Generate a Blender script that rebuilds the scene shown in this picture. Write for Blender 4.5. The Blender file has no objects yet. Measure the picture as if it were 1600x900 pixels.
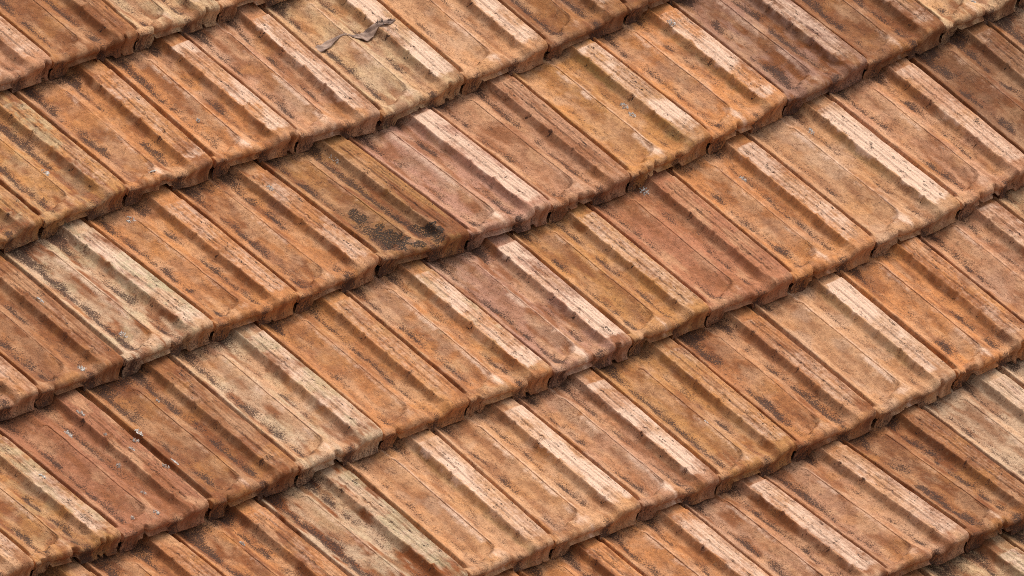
import bpy, math
import numpy as np
from mathutils import Matrix, Vector

# ------------------------------------------------------------------ scene, camera, light
scene = bpy.context.scene
PITCH = math.radians(21.89)                    # slope of the roof
LIFT = 5.0                                     # height of the roof's reference point
ROOF = Matrix.Translation((0, 0, LIFT)) @ Matrix.Rotation(PITCH, 4, 'X')

cam_data = bpy.data.cameras.new("camera")
cam = bpy.data.objects.new("camera", cam_data)
scene.collection.objects.link(cam)
scene.camera = cam
cam_data.sensor_width = 36.0
cam_data.lens = 14750.3 / 1600.0 * 36.0        # long telephoto
cam_data.clip_start = 0.5
cam_data.clip_end = 200.0
right = Vector((0.71625693, -0.64752216, 0.26017507))
down = Vector((-0.29058413, -0.61571986, -0.73242741))
fwd = Vector((0.63445794, 0.44900346, -0.62917328))
pos = Vector((-10.76896764, -7.66928399, 10.58573665))
m = Matrix((( right.x, -down.x, -fwd.x, pos.x),
            ( right.y, -down.y, -fwd.y, pos.y),
            ( right.z, -down.z, -fwd.z, pos.z),
            (0, 0, 0, 1)))
cam.matrix_world = ROOF @ m
scene.render.resolution_x = 1024
scene.render.resolution_y = 576

SUN_EL, SUN_AZ = math.radians(61), math.radians(76)   # azimuth clockwise from +Y
world = bpy.data.worlds.new("World")
scene.world = world
world.use_nodes = True
wn = world.node_tree
sky = wn.nodes.new('ShaderNodeTexSky')
sky.sky_type = 'NISHITA'
sky.sun_disc = False
sky.sun_elevation = SUN_EL
sky.sun_rotation = SUN_AZ
sky.air_density = 1.0
sky.dust_density = 3.0
bg = wn.nodes['Background']
bg.inputs['Strength'].default_value = 0.14
hsv = wn.nodes.new('ShaderNodeHueSaturation')  # thin overcast: the blue is mostly veiled
hsv.inputs['Saturation'].default_value = 0.12
wn.links.new(sky.outputs[0], hsv.inputs['Color'])
wn.links.new(hsv.outputs[0], bg.inputs['Color'])
sun_data = bpy.data.lights.new("sun", 'SUN')
sun_data.energy = 2.1
sun_data.angle = math.radians(24)
sun_data.color = (1.0, 0.89, 0.75)
sun = bpy.data.objects.new("sun", sun_data)
scene.collection.objects.link(sun)
sd = Vector((math.sin(SUN_AZ) * math.cos(SUN_EL), math.cos(SUN_AZ) * math.cos(SUN_EL), math.sin(SUN_EL)))
sun.rotation_euler = (-sd).to_track_quat('-Z', 'Y').to_euler()
scene.view_settings.view_transform = 'Standard'
scene.view_settings.look = 'None'
scene.view_settings.exposure = 0.32
scene.view_settings.gamma = 1.0
scene.cycles.use_denoising = False
scene.cycles.filter_width = 1.0

# ------------------------------------------------------------------ roof lay-out (metres, roof plane)
PU, PV = 0.205, 0.34235                        # cover width and cover length of one tile
RISE = 0.03518                                 # each course climbs on the one below
# surveyed joints: (u, v, tail?, dx mm, dy mm downslope) off the regular grid; this old roof wanders
MEAS = [
    (0,0,0,19,6), (1,0,0,1,4), (2,0,0,-11,11), (-1,1,1,3,-30),
    (0,1,1,2,-20), (1,1,1,-7,-10), (2,1,1,-27,15), (3,1,1,-17,6),
    (4,1,1,-11,9), (-2.5,1,0,1,-1), (-1.5,1,0,1,-9), (-0.5,1,0,7,-3),
    (0.5,1,0,4,-2), (1.5,1,0,-2,5), (2.5,1,0,-4,6), (3.5,1,0,-2,7),
    (4.5,1,0,1,5), (5.5,1,0,5,4), (-2.5,2,1,-6,-13), (-1.5,2,1,10,-18),
    (-0.5,2,1,4,-13), (0.5,2,1,11,-26), (1.5,2,1,9,-8), (2.5,2,1,2,2),
    (3.5,2,1,-9,7), (4.5,2,1,1,-4), (5.5,2,1,0,-11), (6.5,2,1,5,-13),
    (7.5,2,1,6,-16), (-4,2,0,-18,23), (-3,2,0,-3,11), (-2,2,0,4,3),
    (-1,2,0,11,-10), (0,2,0,21,-15), (1,2,0,8,-1), (2,2,0,5,5),
    (3,2,0,-8,10), (4,2,0,-3,8), (5,2,0,-5,2), (6,2,0,5,-4),
    (7,2,0,17,-13), (8,2,0,15,-10), (-4,3,1,-19,6), (-3,3,1,-10,5),
    (-2,3,1,-3,-2), (-1,3,1,1,-9), (0,3,1,10,-12), (1,3,1,3,-4),
    (2,3,1,-4,-2), (3,3,1,-18,2), (4,3,1,-14,9), (5,3,1,-11,12),
    (6,3,1,8,13), (-3.5,3,0,-5,25), (-2.5,3,0,2,12), (-1.5,3,0,9,-1),
    (-0.5,3,0,21,-5), (0.5,3,0,19,3), (1.5,3,0,4,19), (2.5,3,0,-4,12),
    (3.5,3,0,-10,18), (4.5,3,0,-1,13), (5.5,3,0,-1,-2), (6.5,3,0,2,0),
    (-1.5,4,1,-3,-5), (-0.5,4,1,-3,-3), (0.5,4,1,12,-7), (1.5,4,1,-9,6),
    (2.5,4,1,-16,2), (3.5,4,1,-20,7), (4.5,4,1,-14,1), (-1,4,0,12,1),
    (0,4,0,8,-3), (1,4,0,9,2), (2,4,0,-4,7), (3,4,0,-6,8),
    (4,4,0,-5,7), (2,5,1,6,-18), (3,5,1,12,-20),
]
MEAS = np.array(MEAS, float)

def sag(x, y):                                 # the old rafters sag a little
    u, v = x / PU, -y / PV
    return 0.00131772 * u * u - 0.00103013 * u * v + 0.0007668 * v * v

def joint(u, v, tail):
    sel = MEAS[MEAS[:, 2] == tail]
    d = (sel[:, 0] - u) ** 2 + ((sel[:, 1] - v) * 1.7) ** 2
    if d.min() < 1e-6:
        off = sel[d.argmin(), 3:]
    else:
        w = 1.0 / (d + 0.25) ** 1.5
        off = (sel[:, 3:] * w[:, None]).sum(0) / w.sum() * math.exp(-0.02 * d.min())
    return np.array([(u - 2) * PU + off[0] / 1000, -((v - 2) * PV + off[1] / 1000)])

# ------------------------------------------------------------------ numpy noise
def hash2(ix, iy, seed):
    h = (ix.astype(np.int64) * 374761393 + iy.astype(np.int64) * 668265263 + seed * 974634777) & 0xffffffff
    h = ((h ^ (h >> 13)) * 1274126177) & 0xffffffff
    return ((h ^ (h >> 16)) & 0xffff) / 65535.0

def vnoise(x, y, seed):
    ix, iy = np.floor(x), np.floor(y)
    fx, fy = x - ix, y - iy
    fx = fx * fx * (3 - 2 * fx); fy = fy * fy * (3 - 2 * fy)
    a, b = hash2(ix, iy, seed), hash2(ix + 1, iy, seed)
    c, d = hash2(ix, iy + 1, seed), hash2(ix + 1, iy + 1, seed)
    return (a + (b - a) * fx) * (1 - fy) + (c + (d - c) * fx) * fy

def fbm(x, y, seed, octaves=4):
    r, amp, tot = 0.0, 1.0, 0.0
    for o in range(octaves):
        r = r + amp * vnoise(x * 2 ** o + 17.3 * o, y * 2 ** o - 9.1 * o, seed + o * 101)
        tot += amp; amp *= 0.55
    return r / tot

def sst(x, a, b):
    t = np.clip((x - a) / (b - a), 0, 1)
    return t * t * (3 - 2 * t)

def bump(x, c, w):
    return np.exp(-((x - c) / w) ** 2)

# ------------------------------------------------------------------ tile section (s = 0..1 across, mm)
SEC_S = np.array([0.000, 0.036, 0.044, 0.058, 0.075, 0.100, 0.150, 0.180, 0.240, 0.310, 0.370, 0.420, 0.447, 0.475, 0.520, 0.560, 0.600, 0.650, 0.700, 0.728, 0.744, 0.760, 0.785, 0.985, 1.000])
SEC_H = np.array([1.00, 1.500, 12.00, 12.60, 10.50, 6.000, 1.200, 0.300, 0.800, 2.800, 6.200, 10.40, 12.00, 10.60, 8.000, 3.600, 0.800, 0.600, 1.800, 3.800, 10.50, 17.60, 18.50, 20.00, 19.60])
_fs = np.linspace(0, 1, 2001)
_fh = np.interp(_fs, SEC_S, SEC_H)
_k = np.exp(-(np.arange(-40, 41) / 7.0) ** 2); _k /= _k.sum()
_fh = np.convolve(np.pad(_fh, 40, mode='edge'), _k, mode='valid')
TAIL_S = np.array([0.00, 0.036, 0.044, 0.15, 0.17, 0.25, 0.49, 0.53, 0.56, 0.70, 0.735, 0.77, 1.0])
TAIL_H = np.array([10.0, 10.5, 11.0, 8.50, 11.0, 13.0, 13.5, 11.5, 6.50, 6.50, 12.00, 18.0, 19.5])
_th = np.convolve(np.pad(np.interp(_fs, TAIL_S, TAIL_H), 40, mode='edge'), _k, mode='valid')

def col_list(n_scale):
    # finer columns at ribs, joints and creases
    pts = [(0.008, 0.03, 2), (0.03, 0.05, 5), (0.05, 0.20, 10), (0.20, 0.42, 11), (0.42, 0.47, 15), (0.47, 0.70, 12),
           (0.70, 0.745, 4), (0.745, 0.79, 8), (0.79, 0.975, 26)]
    out = []
    for a, b, n in pts:
        n = max(2, int(round(n * n_scale)))
        out += list(np.linspace(a, b, n, endpoint=False))
    out.append(0.975)
    return np.array(out)

def tile_height(S, T, seed, rs):
    """Height of the fired clay above its own base plane, in mm."""
    wob = (fbm(T * 5, S * 0 + 3.1, seed + 7, 3) - 0.5) * 0.010
    Sw = S + (wob + 0.012 * (rs[7] - 0.5)) * sst(S, 0.05, 0.2) * (1 - sst(S, 0.9, 0.98))
    A = np.interp(Sw, _fs, _fh)
    B = np.interp(Sw, _fs, _th)
    # the two sunk pans are closed by rounded ends
    te = 0.895 + 0.030 * rs[0]
    w = np.sqrt(np.clip(1 - np.clip((T - te + 0.07) / 0.075, 0, 1) ** 2, 0, 1))
    e1 = 0.447 - 0.20 * (1 - w)                 # right edge of pan one, swinging in at the tail
    hd = np.clip((0.085 - T) / 0.05, 0, 1)
    e1 = e1 - 0.17 * (1 - np.sqrt(np.clip(1 - hd ** 2, 0, 1)))
    in1 = sst(e1 - Sw, -0.004, 0.016)
    end = sst(T, te - 0.055, te + 0.025)
    end1 = np.where(Sw < e1, sst(T, te - 0.005, te + 0.04), sst(T, te - 0.14, te + 0.01))
    end2 = sst(T, te - 0.035 + 0.03 * (Sw - 0.6), te + 0.045)
    E = np.where(Sw < 0.447, end1, end2)
    blend = sst(Sw, 0.44, 0.50)
    E = end1 * (1 - blend) + end2 * blend
    H = A * (1 - E) + B * E
    # drop inside the rounded end
    H = H - 5.0 * in1 * sst(Sw, 0.20, 0.38) * sst(T, te - 0.16, te - 0.03) * (1 - sst(T, te + 0.0, te + 0.02))
    # head: pan crest starts late, behind a shallow sill
    hs = 1 - sst(T, 0.03, 0.085)
    crest = sst(Sw, 0.24, 0.42) * (1 - sst(Sw, 0.46, 0.56))
    H = H - hs * crest * 7.0
    H = H + hs * 2.2 * sst(Sw, 0.10, 0.2) * (1 - sst(Sw, 0.66, 0.73))
    # rib: plain lower tab at the very head, then the ribbed top starts
    onrib = sst(Sw, 0.75, 0.78)
    H = H + onrib * 3.0 * (rs[5] - 0.6) * sst(T, 0.1, 0.6)
    H = H - onrib * (1 - sst(T, 0.034 + 0.01 * rs[1], 0.046 + 0.01 * rs[1])) * 2.6
    # bevelled shoulder beside the rib at the head
    H = H + sst(Sw, 0.62, 0.75) * (1 - sst(Sw, 0.75, 0.77)) * (1 - sst(T, 0.02, 0.07)) * 5.0
    # grooves along the rib top
    g = sst(T, 0.05, 0.07) * (1 - sst(T, 0.885, 0.93))
    wv = (fbm(T * 9, S * 0, seed + 31, 3) - 0.5) * 0.005
    for c, dpt, wd in ((0.838, 2.0, 0.0060), (0.870, 0.9, 0.0055), (0.903, 1.4, 0.0055), (0.941, 1.0, 0.0055)):
        brk = sst(vnoise(T * 16 + c * 91, T * 0 + 0.5, seed + int(c * 1000)), 0.16, 0.42)
        H = H - g * dpt * bump(S + wv, c, wd) * (0.35 + 0.65 * brk)
    # the flange left of the first groove sits lower
    H = H - 1.5 * g * sst(Sw, 0.755, 0.775) * (1 - sst(S + wv, 0.832, 0.842))
    # five moulded lugs crossing the flange
    for n in range(5):
        tc = 0.135 + 0.178 * n + 0.006 * (rs[2] - 0.5)
        along = T - tc + (S - 0.80) * 0.12
        hgt = 0.55 + 0.6 * ((seed * 7 + n * 13) % 10) / 10.0
        H = H + 3.8 * hgt * bump(along, 0, 0.0080) * sst(S, 0.742, 0.765) * (1 - sst(S, 0.842, 0.862))
    # crisp scored line along the edge of pan one, following its rounded ends
    ln = bump(Sw - e1, 0.004, 0.0048) * (1 - sst(T, te + 0.02, te + 0.035)) * sst(T, 0.03, 0.06)
    H = H - (1.4 + 2.2 * rs[3]) * ln
    # slight ledge right of it
    H = H - 1.6 * sst(Sw, 0.478, 0.486) * (1 - sst(Sw, 0.486, 0.56)) * (1 - E)
    # worn, hand-pressed surface
    x, y = S * PU * 1000, T * PV * 1000
    H = H + (fbm(x / 26, y / 34, seed + 1, 3) - 0.5) * (1.6 + 1.8 * rs[6])
    H = H + (fbm(x / 4.5, y / 6, seed + 2, 3) - 0.5) * 0.6
    H = H + (fbm(x / 2.1, y / 22, seed + 5, 2) - 0.5) * 0.5 * onrib
    groove = np.zeros_like(S)
    for c, amt in ((0.838, 1.0), (0.870, 0.35), (0.903, 0.7), (0.941, 0.4)):
        brk = sst(fbm(T * 9 + c * 57, T * 0 + 0.5, seed + int(c * 900), 3), 0.40, 0.62)
        groove = np.maximum(groove, g * amt * bump(S + wv, c, 0.0055) * (0.15 + 0.85 * brk))
    return H, e1, in1, E, ln, groove

def mixc(a, b, f):
    return a + (b - a) * f[..., None]

CLAY = {'orange': (0.54, 0.208, 0.076), 'pink': (0.51, 0.240, 0.140), 'mauve': (0.49, 0.235, 0.165),
        'buff': (0.60, 0.375, 0.215), 'grey': (0.57, 0.365, 0.240), 'red': (0.40, 0.150, 0.078),
        'brown': (0.42, 0.155, 0.058), 'ochre': (0.47, 0.205, 0.070), 'peach': (0.60, 0.300, 0.155)}
COAT = bpy.context.scene.collection

def build_tile(row, k, spec, root, coarse):
    off = 0.5 if row % 2 == 1 else 0.0         # running bond; row index = v of the head
    ul, ur = k - 1 + off, k + off
    Hl, Hr = joint(ul, row, 0), joint(ur, row, 0)
    Tl, Tr = joint(ul, row + 1, 1), joint(ur, row + 1, 1)
    seed = int((row + 7) * 53 + (k + 11) * 17 + 5) % 997
    rng = np.random.RandomState(seed)
    rs = rng.rand(8)
    q = 0.45 if coarse else 1.0
    S1 = col_list(q)
    n_top = int(112 * q)
    T1 = np.concatenate([[-0.14, -0.06], np.linspace(0, 0.968, n_top)])
    n_arc = 8 if not coarse else 4
    arc = np.linspace(0, 1, n_arc + 1)[1:]     # quarter circle at the tail
    face = np.array([0.35, 0.7, 0.90, 0.97, 1.0])
    Rr = 0.016                                 # nose radius
    nT = len(T1); nr = nT + n_arc + len(face) + 2
    S, Tg = np.meshgrid(S1, np.concatenate([T1, np.full(nr - nT, 0.968)]))
    H, e1, in1, E, ln, groove = tile_height(S, Tg, seed, rs)
    L = np.linalg.norm((Tl + Tr - Hl - Hr) / 2)
    t_end = 1.0
    tp = Tg.copy(); zz = H / 1000.0
    base_end = RISE
    # wandering hand-cut tail line
    jag = (fbm(S1 * 4, S1 * 0, seed + 60, 3) - 0.5) * 0.007 / L
    # lip heights: low, notch over the rib below, low again
    chip = sst(fbm(S1 * 11, S1 * 0, seed + 62, 2), 0.74, 0.80)
    jag = jag - 0.006 / L * chip
    lip = chip * 5 + np.interp(S1, [0, 0.035, 0.05, 0.165, 0.185, 0.525, 0.54, 1.0], [2.5, 2.5, 7, 7, 25, 25, 9.5, 9.5]) + (fbm(S1 * 9, S1 * 0, seed + 61, 3) - 0.5) * 2.6
    lip = lip / 1000.0
    z_top = zz[nT - 1]
    rnd = np.interp(S1, [0, .15, .17, .5, .54, .72, .75, 1], [.006, .006, .011, .012, .008, .008, .010, .010])
    t_nose = 1.0 - 0.968
    for n in range(n_arc):
        a = arc[n] * math.pi / 2
        tp[nT + n] = 0.968 + (t_nose) * math.sin(a) + jag * math.sin(a)
        zz[nT + n] = z_top - rnd * (1 - math.cos(a))
    z_mid = z_top - rnd
    for n, f in enumerate(face):
        r = nT + n_arc + n
        lipout = 0.0035 / L * sst(np.array(f), 0.86, 0.97)
        tp[r] = 1.0 + jag + lipout - 0.004 / L * math.sin(f * math.pi)
        zz[r] = z_mid + (lip - RISE - z_mid) * f
    r = nT + n_arc + len(face)
    tp[r] = 1.0 + jag - 0.006 / L; zz[r] = lip - RISE
    tp[r + 1] = 0.90; zz[r + 1] = lip - RISE + 0.001
    # rough face
    x3 = S * PU * 1000
    rr = np.arange(nr)[:, None] * 1.0
    tp[nT:r] += (fbm(x3[nT:r] / 13, rr[nT:r] / 4, seed + 77, 3) - 0.5) * 0.0014 / L
    # side walls
    tcol = tp
    Pl = Hl[None, None] + (Tl - Hl)[None, None] * tcol[..., None]
    Pr = Hr[None, None] + (Tr - Hr)[None, None] * tcol[..., None]
    Se = S * (1 - 0.005 - 0.016 * rs[2] ** 2 - 0.03 * spec.get('gap', 0)) - 0.004 * (rs[5] - 0.5) * (1 - tcol)
    shrink = 0.009 * np.clip((tcol - 0.955) / 0.05, 0, 1) ** 2      # right corner rounds in
    Se = Se - shrink * sst(S, 0.86, 0.975) + 0.004 * sst(tcol, 0.96, 1.0) * (1 - sst(S, 0.0, 0.1))
    edge = (fbm(tcol * 12, S * 0 + 4, seed + 90, 4) - 0.5) * 0.006
    Se = Se + edge * sst(S, 0.93, 0.975)
    XY = Pl + (Pr - Pl) * Se[..., None]
    Z = zz + tcol * RISE + sag(XY[..., 0], XY[..., 1]) - 0.020
    Z = Z + (rs[3] - 0.5) * 0.003 + (S - 0.5) * (rs[4] - 0.5) * 0.005 + (S - 0.5) * (tcol - 0.5) * (rs[1] - 0.5) * 0.006
    # skirts: left wall, right wall (rounded shoulder)
    def skirt(ds, dz):
        i = 0 if ds < 0 else -1
        xy = (Pl + (Pr - Pl) * (Se + ds)[..., None])[:, i]
        z = Z[:, i] + dz
        floor_z = tcol[:, i] * RISE + sag(xy[:, 0], xy[:, 1]) - 0.026
        return np.concatenate([xy, z[:, None]], 1), floor_z
    V = np.concatenate([XY, Z[..., None]], 2)
    l1, fl = skirt(-0.004, -0.0015)
    l2 = l1.copy(); l2[:, 2] = np.minimum(l1[:, 2], np.maximum(fl, -1)) 
    r0, _ = skirt(0.005, -0.0008)
    r1, fr = skirt(0.009, -0.003)
    r2 = r1.copy(); r2[:, 2] = np.minimum(r1[:, 2], fr + 0.006)
    V = np.concatenate([l2[:, None], l1[:, None], V, r0[:, None], r1[:, None], r2[:, None]], 1)
    pad = lambda a: np.concatenate([a[:, :1], a[:, :1], a, a[:, -1:], a[:, -1:], a[:, -1:]], 1)
    Sp = pad(S); Tp = pad(tcol)
    nc = V.shape[1]

    # ---------------- what has grown, worn and washed onto this tile, plus shade painted beside the rib
    x, y = Sp * PU * 1000, Tp * PV * 1000
    fy = np.arange(nr)[:, None] * np.ones((1, nc))
    down_face = sst(fy, nT + 1.0, nT + n_arc + 1.0)
    yy = y + down_face * (fy - nT) * 3
    base = np.array(CLAY[spec['clay']]) * spec.get('tone', 1.0)
    base = base * (1 + (rs[5] - 0.5) * 0.22)
    base = base * np.array((0.975, 1.03, 1.01))
    C = np.ones((nr, nc, 3)) * base
    n1 = fbm(x / 42, yy / 110, seed + 11, 4)
    n2 = fbm(x / 30, yy / 60, seed + 12, 4)
    n3 = fbm(x / 15, yy / 62, seed + 13, 4)
    n4 = fbm(x / 70, yy / 60, seed + 14, 3)
    C = mixc(C, np.array((0.53, 0.215, 0.075)), 0.50 * sst(n1, 0.50, 0.66) * spec.get('warm', 0.8))
    C = mixc(C, np.array((0.50, 0.270, 0.150)), 0.45 * sst(n2, 0.52, 0.68))
    C = mixc(C, np.array((0.25, 0.080, 0.024)), 0.95 * sst(n3, 0.46, 0.66) * (0.35 + spec['dirt'] * 0.8))
    C = mixc(C, np.array((0.58, 0.255, 0.075)), 0.38 * spec.get('warm', 0.8) * sst(n4, 0.55, 0.7))
    inn = pad(in1); Ep = pad(E)
    shade_strip = bump(Sp, 0.345, 0.05) * (1 - Ep) + 0.6 * bump(Sp, 0.725, 0.02) * (1 - Ep)  # shade beside the rib put into the colour; brown band left of the crest
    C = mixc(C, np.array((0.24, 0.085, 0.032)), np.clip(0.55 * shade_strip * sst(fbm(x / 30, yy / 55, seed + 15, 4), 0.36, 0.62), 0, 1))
    C = mixc(C, np.array((0.66, 0.370, 0.200)), 0.45 * sst(fbm(x / 26, yy / 70, seed + 71, 4), 0.54, 0.70))
    C = C * (0.35 + 0.65 * spec.get('tone', 1.0))
    # pale mineral bloom on worn high places
    bl = spec['bleach']
    nb = fbm(x / 14, yy / 60, seed + 16, 4)
    fade = 0.45 + 0.75 * sst(fbm(x / 60, yy / 80, seed + 161, 3), 0.34, 0.58)
    edge_w = (fbm(x / 10, yy / 22, seed + 17, 4) - 0.5) * 0.075
    rib = sst(Sp + edge_w, 0.745, 0.785) * sst(Tp, 0.035, 0.06) * (1 - sst(Tp + edge_w * 0.8, 0.895, 0.945))
    fbl = rib * np.clip(bl * fade * (0.78 + 0.9 * (nb - 0.35)) * (1 - 0.3 * sst(Sp, 0.90, 0.97)), 0, 1)
    crestb = bump(Sp, 0.425, 0.030) * sst(Tp, 0.05, 0.12) * sst(fbm(x / 30, yy / 45, seed + 18, 3), 0.38, 0.62)
    strip = bump(Sp, 0.475, 0.020) * (1 - Ep)
    plat = bump(Sp, 0.40, 0.09) * bump(Tp, 0.925, 0.035)
    fbl = np.clip(fbl + (0.25 + 0.75 * bl) * (0.65 * crestb + 0.42 * strip + 0.55 * plat), 0, 1)
    C = mixc(C, np.array((0.07, 0.028, 0.017)), 0.95 * np.clip(pad(ln), 0, 1) * (0.35 + 0.65 * sst(fbm(x / 25, yy / 30, seed + 81, 3), 0.38, 0.56)))      # dust packed in the scored line
    C = mixc(C, np.array((0.13, 0.060, 0.036)), 0.72 * np.clip(pad(groove), 0, 1))
    # faint general wear where the tile is pale
    C = mixc(C, np.array((0.60, 0.42, 0.30)), 0.30 * bl * sst(fbm(x / 40, yy / 50, seed + 19, 4), 0.5, 0.7))
    # algae-green fringe beside the rib
    gr = spec.get('green', 0.0)
    C = mixc(C, np.array((0.33, 0.26, 0.075)), np.clip(gr * bump(Sp + edge_w, 0.735, 0.028) * sst(Tp, 0, .1) * sst(n2, 0.3, 0.6), 0, 1))
    if spec.get('lichen'):
        lf = spec['lichen'] * sst(fbm(x / 28, yy / 40, seed + 21, 5), 0.50, 0.66) * (0.45 + 0.55 * rib)
        C = mixc(C, np.array((0.50, 0.43, 0.26)), np.clip(lf, 0, 1))
    # stain where water and dust run down both valleys: density only, the grain comes from the material
    dirt = spec['dirt']
    wand = (fbm(yy / 60, x * 0 + 2, seed + 41, 3) - 0.5) * 0.06
    brk1 = sst(fbm(x / 60, yy / 45, seed + 42, 3), 0.30, 0.62)
    brk2 = sst(fbm(x / 60, yy / 45, seed + 43, 3), 0.30, 0.62)
    v1 = (0.42 * bump(Sp + wand, 0.185, 0.022) + 0.52 * bump(Sp + wand, 0.205, 0.060)) * (0.30 + brk1) * (1 - sst(Tp, 0.93, 0.985))
    v2 = (0.42 * bump(Sp + wand, 0.600, 0.020) + 0.52 * bump(Sp + wand, 0.620, 0.060)) * (0.30 + brk2) * (1 - sst(Tp, 0.9, 0.97))
    wide = 0.60 * (bump(Sp, 0.24, 0.11) + bump(Sp, 0.65, 0.09)) * sst(fbm(x / 40, yy / 50, seed + 44, 4), 0.44, 0.70)
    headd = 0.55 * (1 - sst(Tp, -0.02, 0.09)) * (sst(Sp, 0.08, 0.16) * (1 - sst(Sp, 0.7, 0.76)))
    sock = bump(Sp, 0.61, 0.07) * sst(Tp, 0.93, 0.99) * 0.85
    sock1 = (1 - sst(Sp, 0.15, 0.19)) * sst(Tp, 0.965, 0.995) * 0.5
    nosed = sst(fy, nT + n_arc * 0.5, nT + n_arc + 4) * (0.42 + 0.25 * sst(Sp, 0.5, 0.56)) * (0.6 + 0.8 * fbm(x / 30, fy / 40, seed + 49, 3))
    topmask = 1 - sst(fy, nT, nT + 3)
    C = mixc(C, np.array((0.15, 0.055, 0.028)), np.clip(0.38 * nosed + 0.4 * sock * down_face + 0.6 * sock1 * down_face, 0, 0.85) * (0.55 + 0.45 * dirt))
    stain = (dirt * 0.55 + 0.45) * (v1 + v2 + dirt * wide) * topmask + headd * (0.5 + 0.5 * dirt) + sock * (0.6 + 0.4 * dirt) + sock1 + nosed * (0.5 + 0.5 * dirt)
    for n in range(5):                          # grime caught by the lugs
        tc = 0.135 + 0.178 * n
        stain = stain + (1.0 * rng.rand() ** 2) * bump(Tp, tc + 0.012, 0.006 + 0.012 * rng.rand()) * bump(Sp, 0.752, 0.018)
        stain = stain + (0.30 + 0.6 * rng.rand()) * bump(Tp, tc - 0.014, 0.014) * bump(Sp, 0.838, 0.012)
    amount = 0.55 + 0.45 * fbm(x / 34, yy / 24, seed + 48, 4) * 2 - 0.2
    stain = np.clip(stain * amount * 1.30 + 0.10 * dirt, 0, 1) 
    crust = np.zeros_like(stain)
    for (cs, ct, ws, wt, amt) in spec.get('crust', []):
        d = ((Sp - cs) / ws) ** 2 + ((Tp - ct) / wt) ** 2
        crust = np.maximum(crust, amt * (1 - sst(d + (fbm(x / 9, yy / 9, seed + 47, 4) - 0.5) * 1.9, 0.55, 0.95)))
    C = mixc(C, np.array((0.17, 0.075, 0.035)), 0.55 * sst(fbm(x / 12, yy / 20, seed + 73, 4) + 0.55 * np.maximum.reduce([np.exp(-((Sp - c_[0]) / (c_[2] * 1.5)) ** 2 - ((Tp - c_[1]) / (c_[3] * 1.5)) ** 2) for c_ in spec['crust']]), 0.62, 0.95) if spec.get('crust') else np.zeros_like(Sp))
    for n in range(5):                          # dark threads of growth curling round the lugs
        tc = 0.135 + 0.178 * n + 0.006 * (rs[2] - 0.5)
        if rng.rand() < 0.75:
            px_, py_ = (Sp - 0.758) / 0.030, (Tp - tc - 0.010) / 0.020
            ring = bump(np.sqrt(px_ ** 2 + py_ ** 2), 0.75 + 0.2 * rng.rand(), 0.20) * sst(py_ - px_ * 0.6, -0.5, 0.4)
            crust = np.maximum(crust, (0.35 + 0.6 * rng.rand()) * ring)
    striae = pad(sst(S, 0.77, 0.80)) * sst(Tp, 0.05, 0.08) * (1 - sst(Tp, 0.9, 0.94))
    lnp = np.clip(pad(ln), 0, 1)
    masks = np.stack([np.clip(stain, 0, 1), striae, np.clip(crust, 0, 1), np.clip(fbl, 0, 1)], -1)

    org = np.array([(Hl[0] + Tr[0]) / 2, (Hl[1] + Tr[1]) / 2, V[nT // 2, nc // 2, 2]])
    V2 = (V.reshape(-1, 3) - org).astype(np.float32)
    idx = np.arange(nr * nc).reshape(nr, nc)
    F = np.stack([idx[:-1, :-1], idx[1:, :-1], idx[1:, 1:], idx[:-1, 1:]], -1).reshape(-1, 4)
    me = bpy.data.meshes.new('tile')
    me.vertices.add(len(V2)); me.vertices.foreach_set('co', V2.ravel())
    me.loops.add(F.size); me.loops.foreach_set('vertex_index', F.ravel().astype(np.int32))
    me.polygons.add(len(F))
    me.polygons.foreach_set('loop_start', np.arange(0, F.size, 4, dtype=np.int32))
    me.polygons.foreach_set('use_smooth', np.ones(len(F), dtype=bool))
    me.update(calc_edges=True)
    a = me.attributes.new('clay', 'FLOAT_COLOR', 'POINT')
    a.data.foreach_set('color', np.concatenate([np.clip(C, 0, 1), np.ones((nr, nc, 1))], -1).astype(np.float32).ravel())
    a = me.attributes.new('marks', 'FLOAT_COLOR', 'POINT')
    a.data.foreach_set('color', masks.astype(np.float32).ravel())
    a = me.attributes.new('place', 'FLOAT_VECTOR', 'POINT')
    pl = np.stack([x / 1000, yy / 1000, np.full_like(x, seed * 0.37)], -1)
    a.data.foreach_set('vector', pl.astype(np.float32).ravel())
    me.materials.append(MAT)
    o = bpy.data.objects.new('tile', me)
    COAT.objects.link(o)
    o.parent = root
    o.location = org
    if spec.get('label'):
        o['label'] = spec['label']
    def surf(s, t):                             # point of this tile's own surface in its local space
        j = int(np.argmin(np.abs(S1 - s))) + 2
        i = 2 + int(np.clip(t / 0.968 * (n_top - 1), 1, n_top - 2))
        p = V[i, j] - org
        du = V[i, min(j + 1, nc - 1)] - V[i, max(j - 1, 0)]
        dv = V[min(i + 2, nT - 1), j] - V[i - 2, j]
        nrm = np.cross(dv, du)
        return Vector(p), Vector(nrm / np.linalg.norm(nrm))
    return o, surf

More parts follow.
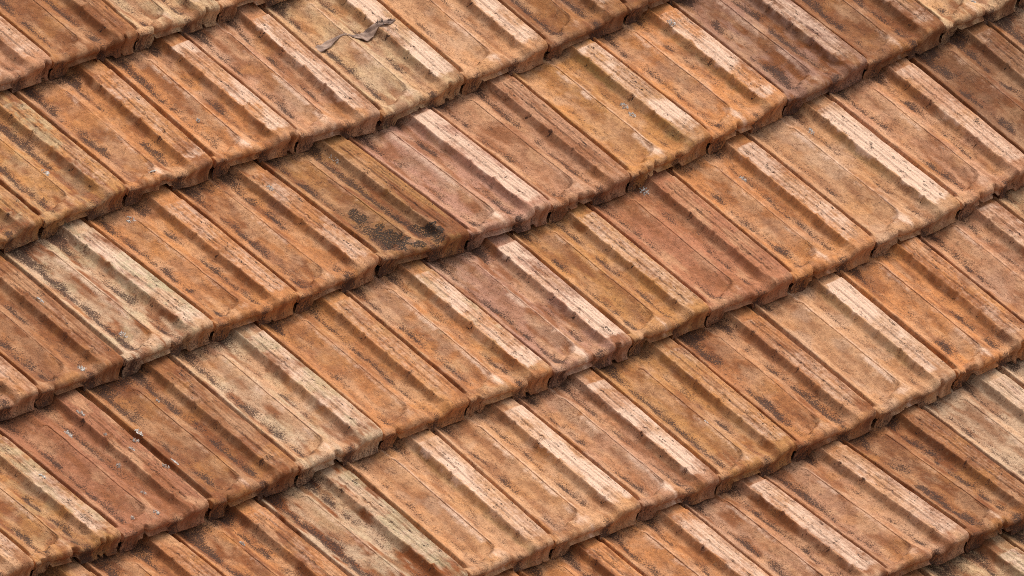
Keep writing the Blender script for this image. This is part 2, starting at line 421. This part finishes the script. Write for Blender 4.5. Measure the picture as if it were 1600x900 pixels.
# ------------------------------------------------------------------ material: weathered fired clay
def clay_material():
    mat = bpy.data.materials.new('weathered_terracotta')
    mat.use_nodes = True
    nt = mat.node_tree; N = nt.nodes; Lk = nt.links
    bsdf = N['Principled BSDF']
    def node(t, **kw):
        n = N.new(t)
        for k_, v_ in kw.items():
            if k_ == 'op': n.operation = v_
            else: setattr(n, k_, v_)
        return n
    def link(a, b): Lk.new(a, b)
    def val(sock, v):
        if isinstance(v, (int, float)): sock.default_value = v
        else: link(v, sock)
    def math_(op, a, b=0.0, c=None, clamp=False):
        n = node('ShaderNodeMath', op=op); n.use_clamp = clamp
        val(n.inputs[0], a); val(n.inputs[1], b)
        if c is not None: val(n.inputs[2], c)
        return n.outputs[0]
    def ramp(x, a, b, lo=0.0, hi=1.0):
        n = node('ShaderNodeMapRange', interpolation_type='SMOOTHSTEP')
        val(n.inputs['Value'], x); n.inputs['From Min'].default_value = a; n.inputs['From Max'].default_value = b
        n.inputs['To Min'].default_value = lo; n.inputs['To Max'].default_value = hi
        return n.outputs['Result']
    place = node('ShaderNodeAttribute', attribute_name='place').outputs['Vector']
    clay = node('ShaderNodeAttribute', attribute_name='clay').outputs['Color']
    mk = node('ShaderNodeAttribute', attribute_name='marks')
    sep = node('ShaderNodeSeparateColor'); link(mk.outputs['Color'], sep.inputs[0])
    stain, rib, crust = sep.outputs[0], sep.outputs[1], sep.outputs[2]
    bloom = mk.outputs['Alpha']
    def noise(scale, sx=1, sy=1, detail=4, rough=0.6, off=(0, 0, 0), dist=0.0):
        mp = node('ShaderNodeMapping'); link(place, mp.inputs[0])
        mp.inputs['Scale'].default_value = (sx, sy, 1); mp.inputs['Location'].default_value = off
        n = node('ShaderNodeTexNoise'); link(mp.outputs[0], n.inputs['Vector'])
        n.inputs['Scale'].default_value = scale; n.inputs['Detail'].default_value = detail
        n.inputs['Roughness'].default_value = rough; n.inputs['Distortion'].default_value = dist
        return n.outputs['Fac']
    def mix(a, b, f):
        n = node('ShaderNodeMix', data_type='RGBA'); val(n.inputs[0], f)
        if isinstance(a, tuple): n.inputs[6].default_value = (*a, 1)
        else: link(a, n.inputs[6])
        if isinstance(b, tuple): n.inputs[7].default_value = (*b, 1)
        else: link(b, n.inputs[7])
        return n.outputs[2]
    def scalec(a, f):
        n = node('ShaderNodeVectorMath', op='SCALE'); link(a, n.inputs[0]); val(n.inputs['Scale'], f)
        return n.outputs[0]
    fine = noise(420, detail=3, rough=0.7)
    mid = noise(110, detail=5, rough=0.65, off=(3, 1, 0))
    col = scalec(clay, math_('ADD', ramp(fine, 0.25, 0.75, -0.13, 0.13), ramp(mid, 0.3, 0.7, 0.88, 1.12)))
    # pores and dark pin-pricks, gathered in patches
    patch = noise(22, detail=3, off=(7, 2, 0))
    thr = math_('ADD', fine, math_('MULTIPLY', math_('SUBTRACT', patch, 0.5), 0.55))
    pin = math_('MULTIPLY', ramp(thr, 0.60, 0.66), 0.72)
    pin = math_('MULTIPLY', pin, math_('SUBTRACT', 1.0, math_('MULTIPLY', bloom, 0.9)))
    col = mix(col, (0.16, 0.062, 0.030), pin)
    # clotted brown film and run-off streaks
    clot = noise(120, 1, .75, detail=6, rough=0.75, off=(8, 3, 0))
    col = mix(col, (0.20, 0.072, 0.026), math_('MULTIPLY', ramp(clot, 0.50, 0.64), 0.40))
    col = mix(col, (0.62, 0.36, 0.20), math_('MULTIPLY', ramp(clot, 0.46, 0.34), 0.22))
    run = noise(1.0, 170, 13, detail=4, rough=0.65, off=(5, 2, 0))
    col = mix(col, (0.22, 0.085, 0.035), math_('MULTIPLY', ramp(run, 0.54, 0.70), 0.28))
    # chalky bloom, granular at its edges
    bf = math_('ADD', math_('MULTIPLY', bloom, 1.15), math_('ADD', math_('MULTIPLY', math_('SUBTRACT', mid, 0.5), 1.3), math_('MULTIPLY', math_('SUBTRACT', run, 0.5), 0.9)))
    bf = math_('MULTIPLY', ramp(bf, 0.05, 1.20), ramp(bloom, 0.0, 0.25))
    col = mix(col, (0.80, 0.555, 0.415), math_('MULTIPLY', bf, 0.88))
    # striations and worm-like cracks along the rib
    st = noise(1.0, 380, 9, detail=3, rough=0.6, off=(1, 5, 0))
    col = mix(col, (0.36, 0.17, 0.095), math_('MULTIPLY', math_('MULTIPLY', ramp(st, 0.54, 0.70), rib), 0.30))
    wn_ = noise(1.0, 150, 34, detail=3, rough=0.6, off=(2, 8, 0), dist=0.9)
    worm = ramp(math_('ABSOLUTE', math_('SUBTRACT', wn_, 0.5)), 0.008, 0.022, 1.0, 0.0)
    gate = ramp(noise(55, 1.6, 0.7, detail=2, off=(9, 4, 0)), 0.56, 0.62)
    worm = math_('MULTIPLY', math_('MULTIPLY', worm, gate), math_('ADD', math_('MULTIPLY', rib, 0.55), 0.40))
    col = mix(col, (0.045, 0.026, 0.020), worm)
    # growth in the valleys: broken grains of near-black moss
    g1 = noise(400, 1.0, 0.8, detail=4, rough=0.8, off=(4, 4, 0), dist=0.4)
    g2 = noise(75, 1.2, 0.7, detail=3, off=(6, 6, 0))
    lvl = math_('ADD', math_('MULTIPLY', stain, 0.86), math_('ADD', math_('MULTIPLY', math_('SUBTRACT', g1, 0.5), 3.4), math_('MULTIPLY', math_('SUBTRACT', g2, 0.5), 1.0)))
    grains = ramp(lvl, 0.66, 0.92)
    soft = ramp(lvl, 0.15, 0.85)
    col = mix(col, (0.17, 0.070, 0.038), math_('MULTIPLY', soft, 0.60))
    col = mix(col, (0.050, 0.026, 0.020), math_('MULTIPLY', grains, 0.82))
    vo = node('ShaderNodeTexVoronoi'); link(place, vo.inputs['Vector']); vo.inputs['Scale'].default_value = 34
    vsep = node('ShaderNodeSeparateColor'); link(vo.outputs['Color'], vsep.inputs[0])
    pit = math_('MULTIPLY', ramp(vo.outputs['Distance'], 0.035, 0.06, 1, 0), ramp(vsep.outputs[0], 0.72, 0.75))
    col = mix(col, (0.055, 0.028, 0.020), math_('MULTIPLY', pit, 0.85))
    # thick crust
    cr = ramp(math_('ADD', crust, math_('MULTIPLY', math_('SUBTRACT', g1, 0.5), 4.2)), 0.62, 1.05)
    cr = math_('MULTIPLY', cr, ramp(crust, 0.05, 0.4))
    col = mix(col, (0.042, 0.027, 0.020), cr)
    col = mix(col, (0.42, 0.24, 0.11), math_('MULTIPLY', math_('MULTIPLY', crust, ramp(g1, 0.36, 0.44, 1, 0)), 0.6))
    link(col, bsdf.inputs['Base Color'])
    bsdf.inputs['Roughness'].default_value = 0.86
    bsdf.inputs['Specular IOR Level'].default_value = 0.28
    hsum = math_('ADD', math_('MULTIPLY', fine, 0.5), math_('MULTIPLY', mid, 0.9))
    hsum = math_('SUBTRACT', hsum, math_('MULTIPLY', math_('MULTIPLY', ramp(st, 0.5, 0.7), rib), 0.25))
    hsum = math_('ADD', hsum, math_('MULTIPLY', grains, 0.5))
    hsum = math_('ADD', hsum, math_('MULTIPLY', cr, 0.9))
    hsum = math_('ADD', hsum, math_('MULTIPLY', clot, 1.2))
    hsum = math_('SUBTRACT', hsum, math_('MULTIPLY', worm, 1.0))
    bp = node('ShaderNodeBump'); bp.inputs['Strength'].default_value = 0.75
    bp.inputs['Distance'].default_value = 0.0024
    link(hsum, bp.inputs['Height']); link(bp.outputs[0], bsdf.inputs['Normal'])
    return mat
MAT = clay_material()

# ------------------------------------------------------------------ the roof
roof = bpy.data.objects.new('tiled_roof', None)
COAT.objects.link(roof)
roof.matrix_world = ROOF
roof['label'] = 'sloping roof of old interlocking terracotta tiles laid in staggered overlapping courses'
roof['category'] = 'roof'
roof['kind'] = 'thing'

# (course, number) -> clay, bleach, dirt, extras
def T_(clay, bleach, dirt, **kw):
    d = dict(clay=clay, bleach=bleach, dirt=dirt); d.update(kw); return d
TILES = {
    (-1, -2): T_('pink', .5, .5), (-1, -1): T_('pink', .8, .4), (-1, 0): T_('brown', .1, .6, warm=1, tone=.8), (-1, 1): T_('buff', .3, .6),
    (0, -2): T_('ochre', .2, .9, lichen=.4), (0, -1): T_('ochre', .25, .8, lichen=.5, label='ochre tile with a green-yellow film of lichen on its rib'),
    (0, 0): T_('orange', .5, .7), (0, 1): T_('orange', .7, .6), (0, 2): T_('pink', .9, .5),
    (0, 3): T_('buff', .85, .5, label='pale buff tile with bleached ribs and orange patches'), (0, 4): T_('peach', .8, .25), (0, 5): T_('brown', .3, .7, tone=.75), (0, 6): T_('brown', .2, .8, tone=.7),
    (1, -4): T_('pink', .4, .8, crust=[(.5, .9, .2, .05, .8)]), (1, -3): T_('brown', .15, .75, warm=1, tone=.85), (1, -2): T_('grey', .6, .85, lichen=.8, label='greyish buff tile speckled with lichen and dark grime'),
    (1, -1): T_('orange', .35, .5), (1, 0): T_('orange', .4, .75),
    (1, 1): T_('ochre', .05, .9, tone=.85, crust=[(.30, .60, .08, .09, .9), (.32, .84, .13, .15, .95), (.25, .73, .07, .12, .7), (.60, .62, .06, .14, .6), (.20, .45, .04, .15, .5), (.45, .96, .10, .035, .9), (.74, .88, .09, .08, 1), (.66, .80, .06, .06, .8), (.70, .95, .08, .04, .8)],
               label='ochre tile with black crusts of growth at its lower end'),
    (1, 2): T_('mauve', .85, .55, warm=.15), (1, 3): T_('pink', .12, .5, warm=.4), (1, 4): T_('ochre', 1, .15, green=.35, warm=1, label='yellowish tile with a nearly white bleached rib and green fringe'),
    (1, 5): T_('orange', .75, .4, green=.2), (1, 6): T_('mauve', .5, .95, warm=.3, tone=.72), (1, 7): T_('brown', .35, .8, tone=.72), (1, 8): T_('buff', .3, .6),
    (2, -5): T_('peach', .6, .5), (2, -4): T_('ochre', .5, .85, lichen=.5, crust=[(.83, .80, .05, .05, .6), (.55, .93, .05, .03, .8)]), (2, -3): T_('red', 0, .45, warm=.1, gap=1, label='smooth dark red tile with flecks of white lichen'),
    (2, -2): T_('brown', .15, 1, warm=1, tone=.82), (2, -1): T_('grey', .65, .7, lichen=.5), (2, 0): T_('orange', .25, .4, warm=1, lichen=.1),
    (2, 1): T_('orange', .85, .45, lichen=.4), (2, 2): T_('mauve', .9, .65, warm=.2), (2, 3): T_('ochre', .4, .5),
    (2, 4): T_('red', 0, .3, warm=.25, label='smooth red tile with crisp unworn lugs and no bleaching'), (2, 5): T_('orange', .5, .4), (2, 6): T_('peach', 1, .2, green=.2),
    (2, 7): T_('pink', .5, .55, warm=.9), (2, 8): T_('brown', .3, 1, warm=.3, tone=.62), (2, 9): T_('grey', .2, 1, tone=.7),
    (3, -5): T_('ochre', .4, .7), (3, -4): T_('brown', .2, .8), (3, -3): T_('orange', .2, .9), (3, -2): T_('grey', .3, .95, warm=.05, lichen=.5, label='grey-buff tile heavily spotted with dark grime'),
    (3, -1): T_('peach', 1, .25, green=.2), (3, 0): T_('peach', .95, .35), (3, 1): T_('pink', .9, .5), (3, 2): T_('ochre', .4, .6, warm=1),
    (3, 3): T_('brown', .3, .85, warm=1), (3, 4): T_('peach', 1, .1, warm=.5, green=.2, label='clean pale peach tile with the whitest rib'), (3, 5): T_('orange', .5, .6, warm=1),
    (3, 6): T_('pink', .65, .5), (3, 7): T_('buff', .5, .4), (3, 8): T_('orange', .5, .5),
    (4, -1): T_('brown', .1, .7), (4, 0): T_('orange', .3, .8), (4, 1): T_('orange', .6, .5), (4, 2): T_('pink', .6, .75, label='pinkish tile with a chipped ochre patch on its rib'),
    (4, 3): T_('pink', .5, .55), (4, 4): T_('brown', .15, .95, warm=1, tone=.82), (4, 5): T_('grey', .45, .35, warm=.05), (4, 6): T_('grey', .5, .5, warm=.3),
    (5, 0): T_('ochre', .5, .9), (5, 1): T_('ochre', .5, .9), (5, 2): T_('brown', .2, .8), (5, 3): T_('buff', .4, .8, lichen=.5), (5, 4): T_('buff', .4, .7, lichen=.3),
}
KINDS = ['orange', 'pink', 'brown', 'ochre', 'peach', 'mauve', 'grey', 'orange']
VIEW_INV = (ROOF @ m).inverted()           # how far the tile field has to reach
def frame_xy(x, y):
    p = VIEW_INV @ (ROOF @ Vector((x, y, 0)))
    return 800 + 14750.3 * p.x / -p.z, 450 + 14750.3 * p.y / p.z

SURF = {}
for row in range(-4, 10):
    for k in range(-14, 20):
        off = 0.5 if row % 2 == 1 else 0.0
        fx, fy = frame_xy((k - 0.5 + off - 2) * PU, -(row + 0.5 - 2) * PV)
        dx = max(-fx, fx - 1600, 0); dy = max(-fy, fy - 900, 0)
        if max(dx, dy) > 520:
            continue
        coarse = max(dx, dy) > 190
        rng = np.random.RandomState((row + 9) * 101 + k + 40)
        spec = TILES.get((row, k)) or T_(KINDS[rng.randint(8)], round(rng.rand(), 2), round(.3 + .6 * rng.rand(), 2))
        SURF[(row, k)] = build_tile(row, k, spec, roof, coarse)

# boarding and battens the tiles are hung on, closed below them
def box_mesh(name, x0, x1, y0, y1, z0, z1):
    me = bpy.data.meshes.new(name)
    nx = 12
    vs, fs = [], []
    for i in range(nx + 1):
        x = x0 + (x1 - x0) * i / nx
        for (yy_, zz_) in ((y0, z0), (y1, z0), (y1, z1), (y0, z1)):
            vs.append((x, yy_, zz_ + sag(x, yy_)))
    for i in range(nx):
        a = i * 4; b = a + 4
        for j in range(4):
            fs.append((a + j, a + (j + 1) % 4, b + (j + 1) % 4, b + j))
    fs.append((0, 3, 2, 1)); fs.append((nx * 4, nx * 4 + 1, nx * 4 + 2, nx * 4 + 3))
    me.from_pydata(vs, [], fs); me.update()
    return me
wood = bpy.data.materials.new('old_boarding'); wood.use_nodes = True
wt = wood.node_tree; wb = wt.nodes['Principled BSDF']; wb.inputs['Roughness'].default_value = .9
wnz = wt.nodes.new('ShaderNodeTexNoise'); wnz.inputs['Scale'].default_value = 14
wr = wt.nodes.new('ShaderNodeValToRGB')
wr.color_ramp.elements[0].color = (.05, .03, .02, 1); wr.color_ramp.elements[1].color = (.13, .08, .05, 1)
wt.links.new(wnz.outputs[0], wr.inputs[0]); wt.links.new(wr.outputs[0], wb.inputs['Base Color'])
bx0, bx1 = -3.0, 3.2
for n in range(13):
    y1 = 2.4 - n * PV
    me = box_mesh('roof_board', bx0, bx1, y1 - PV + 0.003, y1, -0.072, -0.050)
    me.materials.append(wood)
    o = bpy.data.objects.new('roof_board', me); COAT.objects.link(o); o.parent = roof

# ------------------------------------------------------------------ lichen rosettes on the tiles
def plain_mat(name, c0, c1, scale, rough=.9):
    mt = bpy.data.materials.new(name); mt.use_nodes = True
    t = mt.node_tree; b = t.nodes['Principled BSDF']; b.inputs['Roughness'].default_value = rough
    tc = t.nodes.new('ShaderNodeTexCoord')
    nz = t.nodes.new('ShaderNodeTexNoise'); nz.inputs['Scale'].default_value = scale; nz.inputs['Detail'].default_value = 5
    rp = t.nodes.new('ShaderNodeValToRGB')
    rp.color_ramp.elements[0].position = .38; rp.color_ramp.elements[1].position = .6
    rp.color_ramp.elements[0].color = (*c0, 1); rp.color_ramp.elements[1].color = (*c1, 1)
    t.links.new(tc.outputs['Object'], nz.inputs['Vector']); t.links.new(nz.outputs[0], rp.inputs[0])
    t.links.new(rp.outputs[0], b.inputs['Base Color'])
    return mt
LICHEN = plain_mat('grey_lichen', (.28, .24, .21), (.88, .82, .76), 260)

def add_lichen(row, k, s, t, size, stretch=1.6, turn=0.0, n=30, seed=0):
    o, surf = SURF[(row, k)]
    p, nrm = surf(s, t)
    rng = np.random.RandomState(seed + int(s * 100) + int(t * 1000))
    down_ = Vector((0, -1, 0)); side = down_.cross(nrm).normalized(); along = nrm.cross(side).normalized()
    a = math.radians(turn)
    e1_ = side * math.cos(a) + along * math.sin(a); e2_ = nrm.cross(e1_)
    vs, fs = [], []
    for i in range(n):                          # a rosette of small curled lobes
        r = size * math.sqrt(rng.rand()) * .8; th = rng.rand() * 6.283
        c = p + e1_ * (r * math.cos(th) * stretch) + e2_ * (r * math.sin(th)) + nrm * 0.0004
        w = size * (.09 + .15 * rng.rand())
        m_ = 6; b0 = len(vs)
        vs.append(c + nrm * (0.0012 + .0016 * rng.rand()))
        for j in range(m_):
            ph = 6.283 * j / m_ + rng.rand() * .6
            rr_ = w * (.6 + .7 * rng.rand())
            vs.append(c + e1_ * (rr_ * math.cos(ph)) + e2_ * (rr_ * math.sin(ph)) + nrm * (.0008 * rng.rand() - .0006))
        for j in range(m_):
            fs.append((b0, b0 + 1 + j, b0 + 1 + (j + 1) % m_))
    me = bpy.data.meshes.new('lichen'); me.from_pydata([v - p for v in vs], [], fs); me.update()
    me.materials.append(LICHEN)
    q = bpy.data.objects.new('lichen', me); COAT.objects.link(q); q.parent = o; q.location = p

for args in [
    (2, -3, .80, .10, .0075), (2, -3, .58, .17, .009), (2, -3, .79, .30, .004), (2, -3, .86, .47, .005), (2, -3, .68, .50, .006),
    (2, -3, .62, .74, .005), (2, -3, .47, .93, .006), (2, -3, .30, .88, .005), (2, -3, .97, .42, .006), (2, -3, .97, .66, .006),
    (2, -2, .06, .36, .009), (2, -2, .09, .62, .009), (2, -2, .52, .20, .004),
    (2, -4, .90, .42, .008), (1, 1, .72, .12, .010), (2, 4, .66, .03, .010), (1, 4, .66, .52, .008), (1, 4, .64, .60, .008),
    (1, 5, .80, .14, .009), (2, 6, .60, .13, .008), (2, 5, .60, .22, .008), (1, -3, .86, .40, .008), (1, -3, .60, .93, .010),
    (1, -2, .26, .80, .008), (1, -1, .42, .05, .009), (0, -1, .50, .64, .009), (0, 0, .36, .93, .008), (1, 0, .82, .20, .007),
    (3, 2, .45, .60, .005), (4, -1, .5, .3, .007), (3, -3, .5, .2, .006), (0, 1, .3, .62, .005), (1, 8, .5, .9, .006)]:
    if (args[0], args[1]) in SURF:
        add_lichen(*args, turn=50 + 60 * ((args[2] * 37) % 1), seed=args[0] * 7 + args[1])

# ------------------------------------------------------------------ dry curled leaf lying across one tile
def add_leaf():
    o, surf = SURF[(0, 3)]
    root = bpy.data.objects.new('dry_leaf', None); COAT.objects.link(root)
    A = o.location + surf(.02, .40)[0]; 
    pts = [(.03, .37), (.13, .385), (.25, .375), (.42, .365), (.53, .41), (.60, .43), (.68, .42), (.76, .415), (.86, .43), (.95, .44)]
    wid = [.003, .017, .014, .003, .010, .021, .022, .012, .014, .002]
    P3, NR = [], []
    for s, t in pts:
        p, n_ = surf(s, t); P3.append(np.array(o.location + p)); NR.append(np.array(n_))
    P3 = np.array(P3); NR = np.array(NR); NR = NR / np.linalg.norm(NR, axis=1)[:, None]
    org = P3.mean(0)
    M = 60; tt = np.linspace(0, len(pts) - 1, M)
    ip = lambda a: np.stack([np.interp(tt, np.arange(len(pts)), a[:, j]) for j in range(3)], 1)
    c = ip(P3); n_ = ip(NR); w = np.interp(tt, np.arange(len(pts)), wid)
    for _ in range(3): c[1:-1] = (c[:-2] + 2 * c[1:-1] + c[2:]) / 4
    tang = np.gradient(c, axis=0); tang /= np.linalg.norm(tang, axis=1)[:, None]
    side = np.cross(n_, tang)
    W = 9; vs, fs = [], []
    rgs = np.random.RandomState(4)
    for i in range(M):
        for j in range(W):
            a = (j / (W - 1) - .5) * 2
            curl = abs(a) ** 1.6
            ww = w[i] * (1 + .35 * (vnoise(np.array([i * .35]), np.array([float(j > 4) * 3.3]), 5)[0] - .5))
            p = c[i] + side[i] * (a * ww * (.55 if curl > .3 else .6)) + n_[i] * (.0012 + .0018 * curl * (w[i] / .016) + .0015 * math.sin(i * .9 + j))
            vs.append(p - org)
    for i in range(M - 1):
        for j in range(W - 1):
            fs.append((i * W + j, i * W + j + 1, (i + 1) * W + j + 1, (i + 1) * W + j))
    me = bpy.data.meshes.new('blade'); me.from_pydata([tuple(v) for v in vs], [], fs); me.update()
    me.polygons.foreach_set('use_smooth', np.ones(len(fs), dtype=bool))
    mt = plain_mat('dry_leaf_skin', (.17, .10, .075), (.36, .235, .175), 70, .7)
    me.materials.append(mt)
    b = bpy.data.objects.new('blade', me); COAT.objects.link(b); b.parent = root
    sm = b.modifiers.new('thick', 'SOLIDIFY'); sm.thickness = .0008
    # bristly torn fibres at the upper end
    vs, fs = [], []
    e = c[int(M * .80)] - org; nn = n_[int(M * .8)]; td = tang[int(M * .8)]; sdv = side[int(M * .8)]
    for i in range(14):
        st = e + td * rgs.uniform(-.012, .022) + nn * .004
        d = sdv * rgs.uniform(-1, 1) * .8 + nn * rgs.uniform(.1, .6) + td * rgs.uniform(-.5, .6)
        d = d / np.linalg.norm(d); ln_ = rgs.uniform(.008, .018); wv = np.cross(d, nn); wv = wv / (np.linalg.norm(wv) + 1e-6) * .0006
        b0 = len(vs); mid_ = st + d * ln_ * .5 + nn * .001; tip = st + d * ln_
        up = nn * .0008
        vs += [st - wv, st + wv, st + up, mid_ - wv * .7, mid_ + wv * .7, mid_ + up * .7, tip]
        fs += [(b0, b0 + 3, b0 + 4, b0 + 1), (b0 + 1, b0 + 4, b0 + 5, b0 + 2), (b0 + 2, b0 + 5, b0 + 3, b0),
               (b0 + 3, b0 + 6, b0 + 4), (b0 + 4, b0 + 6, b0 + 5), (b0 + 5, b0 + 6, b0 + 3)]
    me = bpy.data.meshes.new('fibre'); me.from_pydata([tuple(v) for v in vs], [], fs); me.update()
    me.materials.append(plain_mat('dark_fibre', (.03, .022, .02), (.10, .07, .06), 60))
    f = bpy.data.objects.new('fibre', me); COAT.objects.link(f); f.parent = root
    root.matrix_world = ROOF @ Matrix.Translation(Vector(org))
    root['label'] = 'dry grey-brown curled leaf lying across the ribs of a pale tile'
    root['category'] = 'leaf'
add_leaf()
print('tiles', len(SURF))
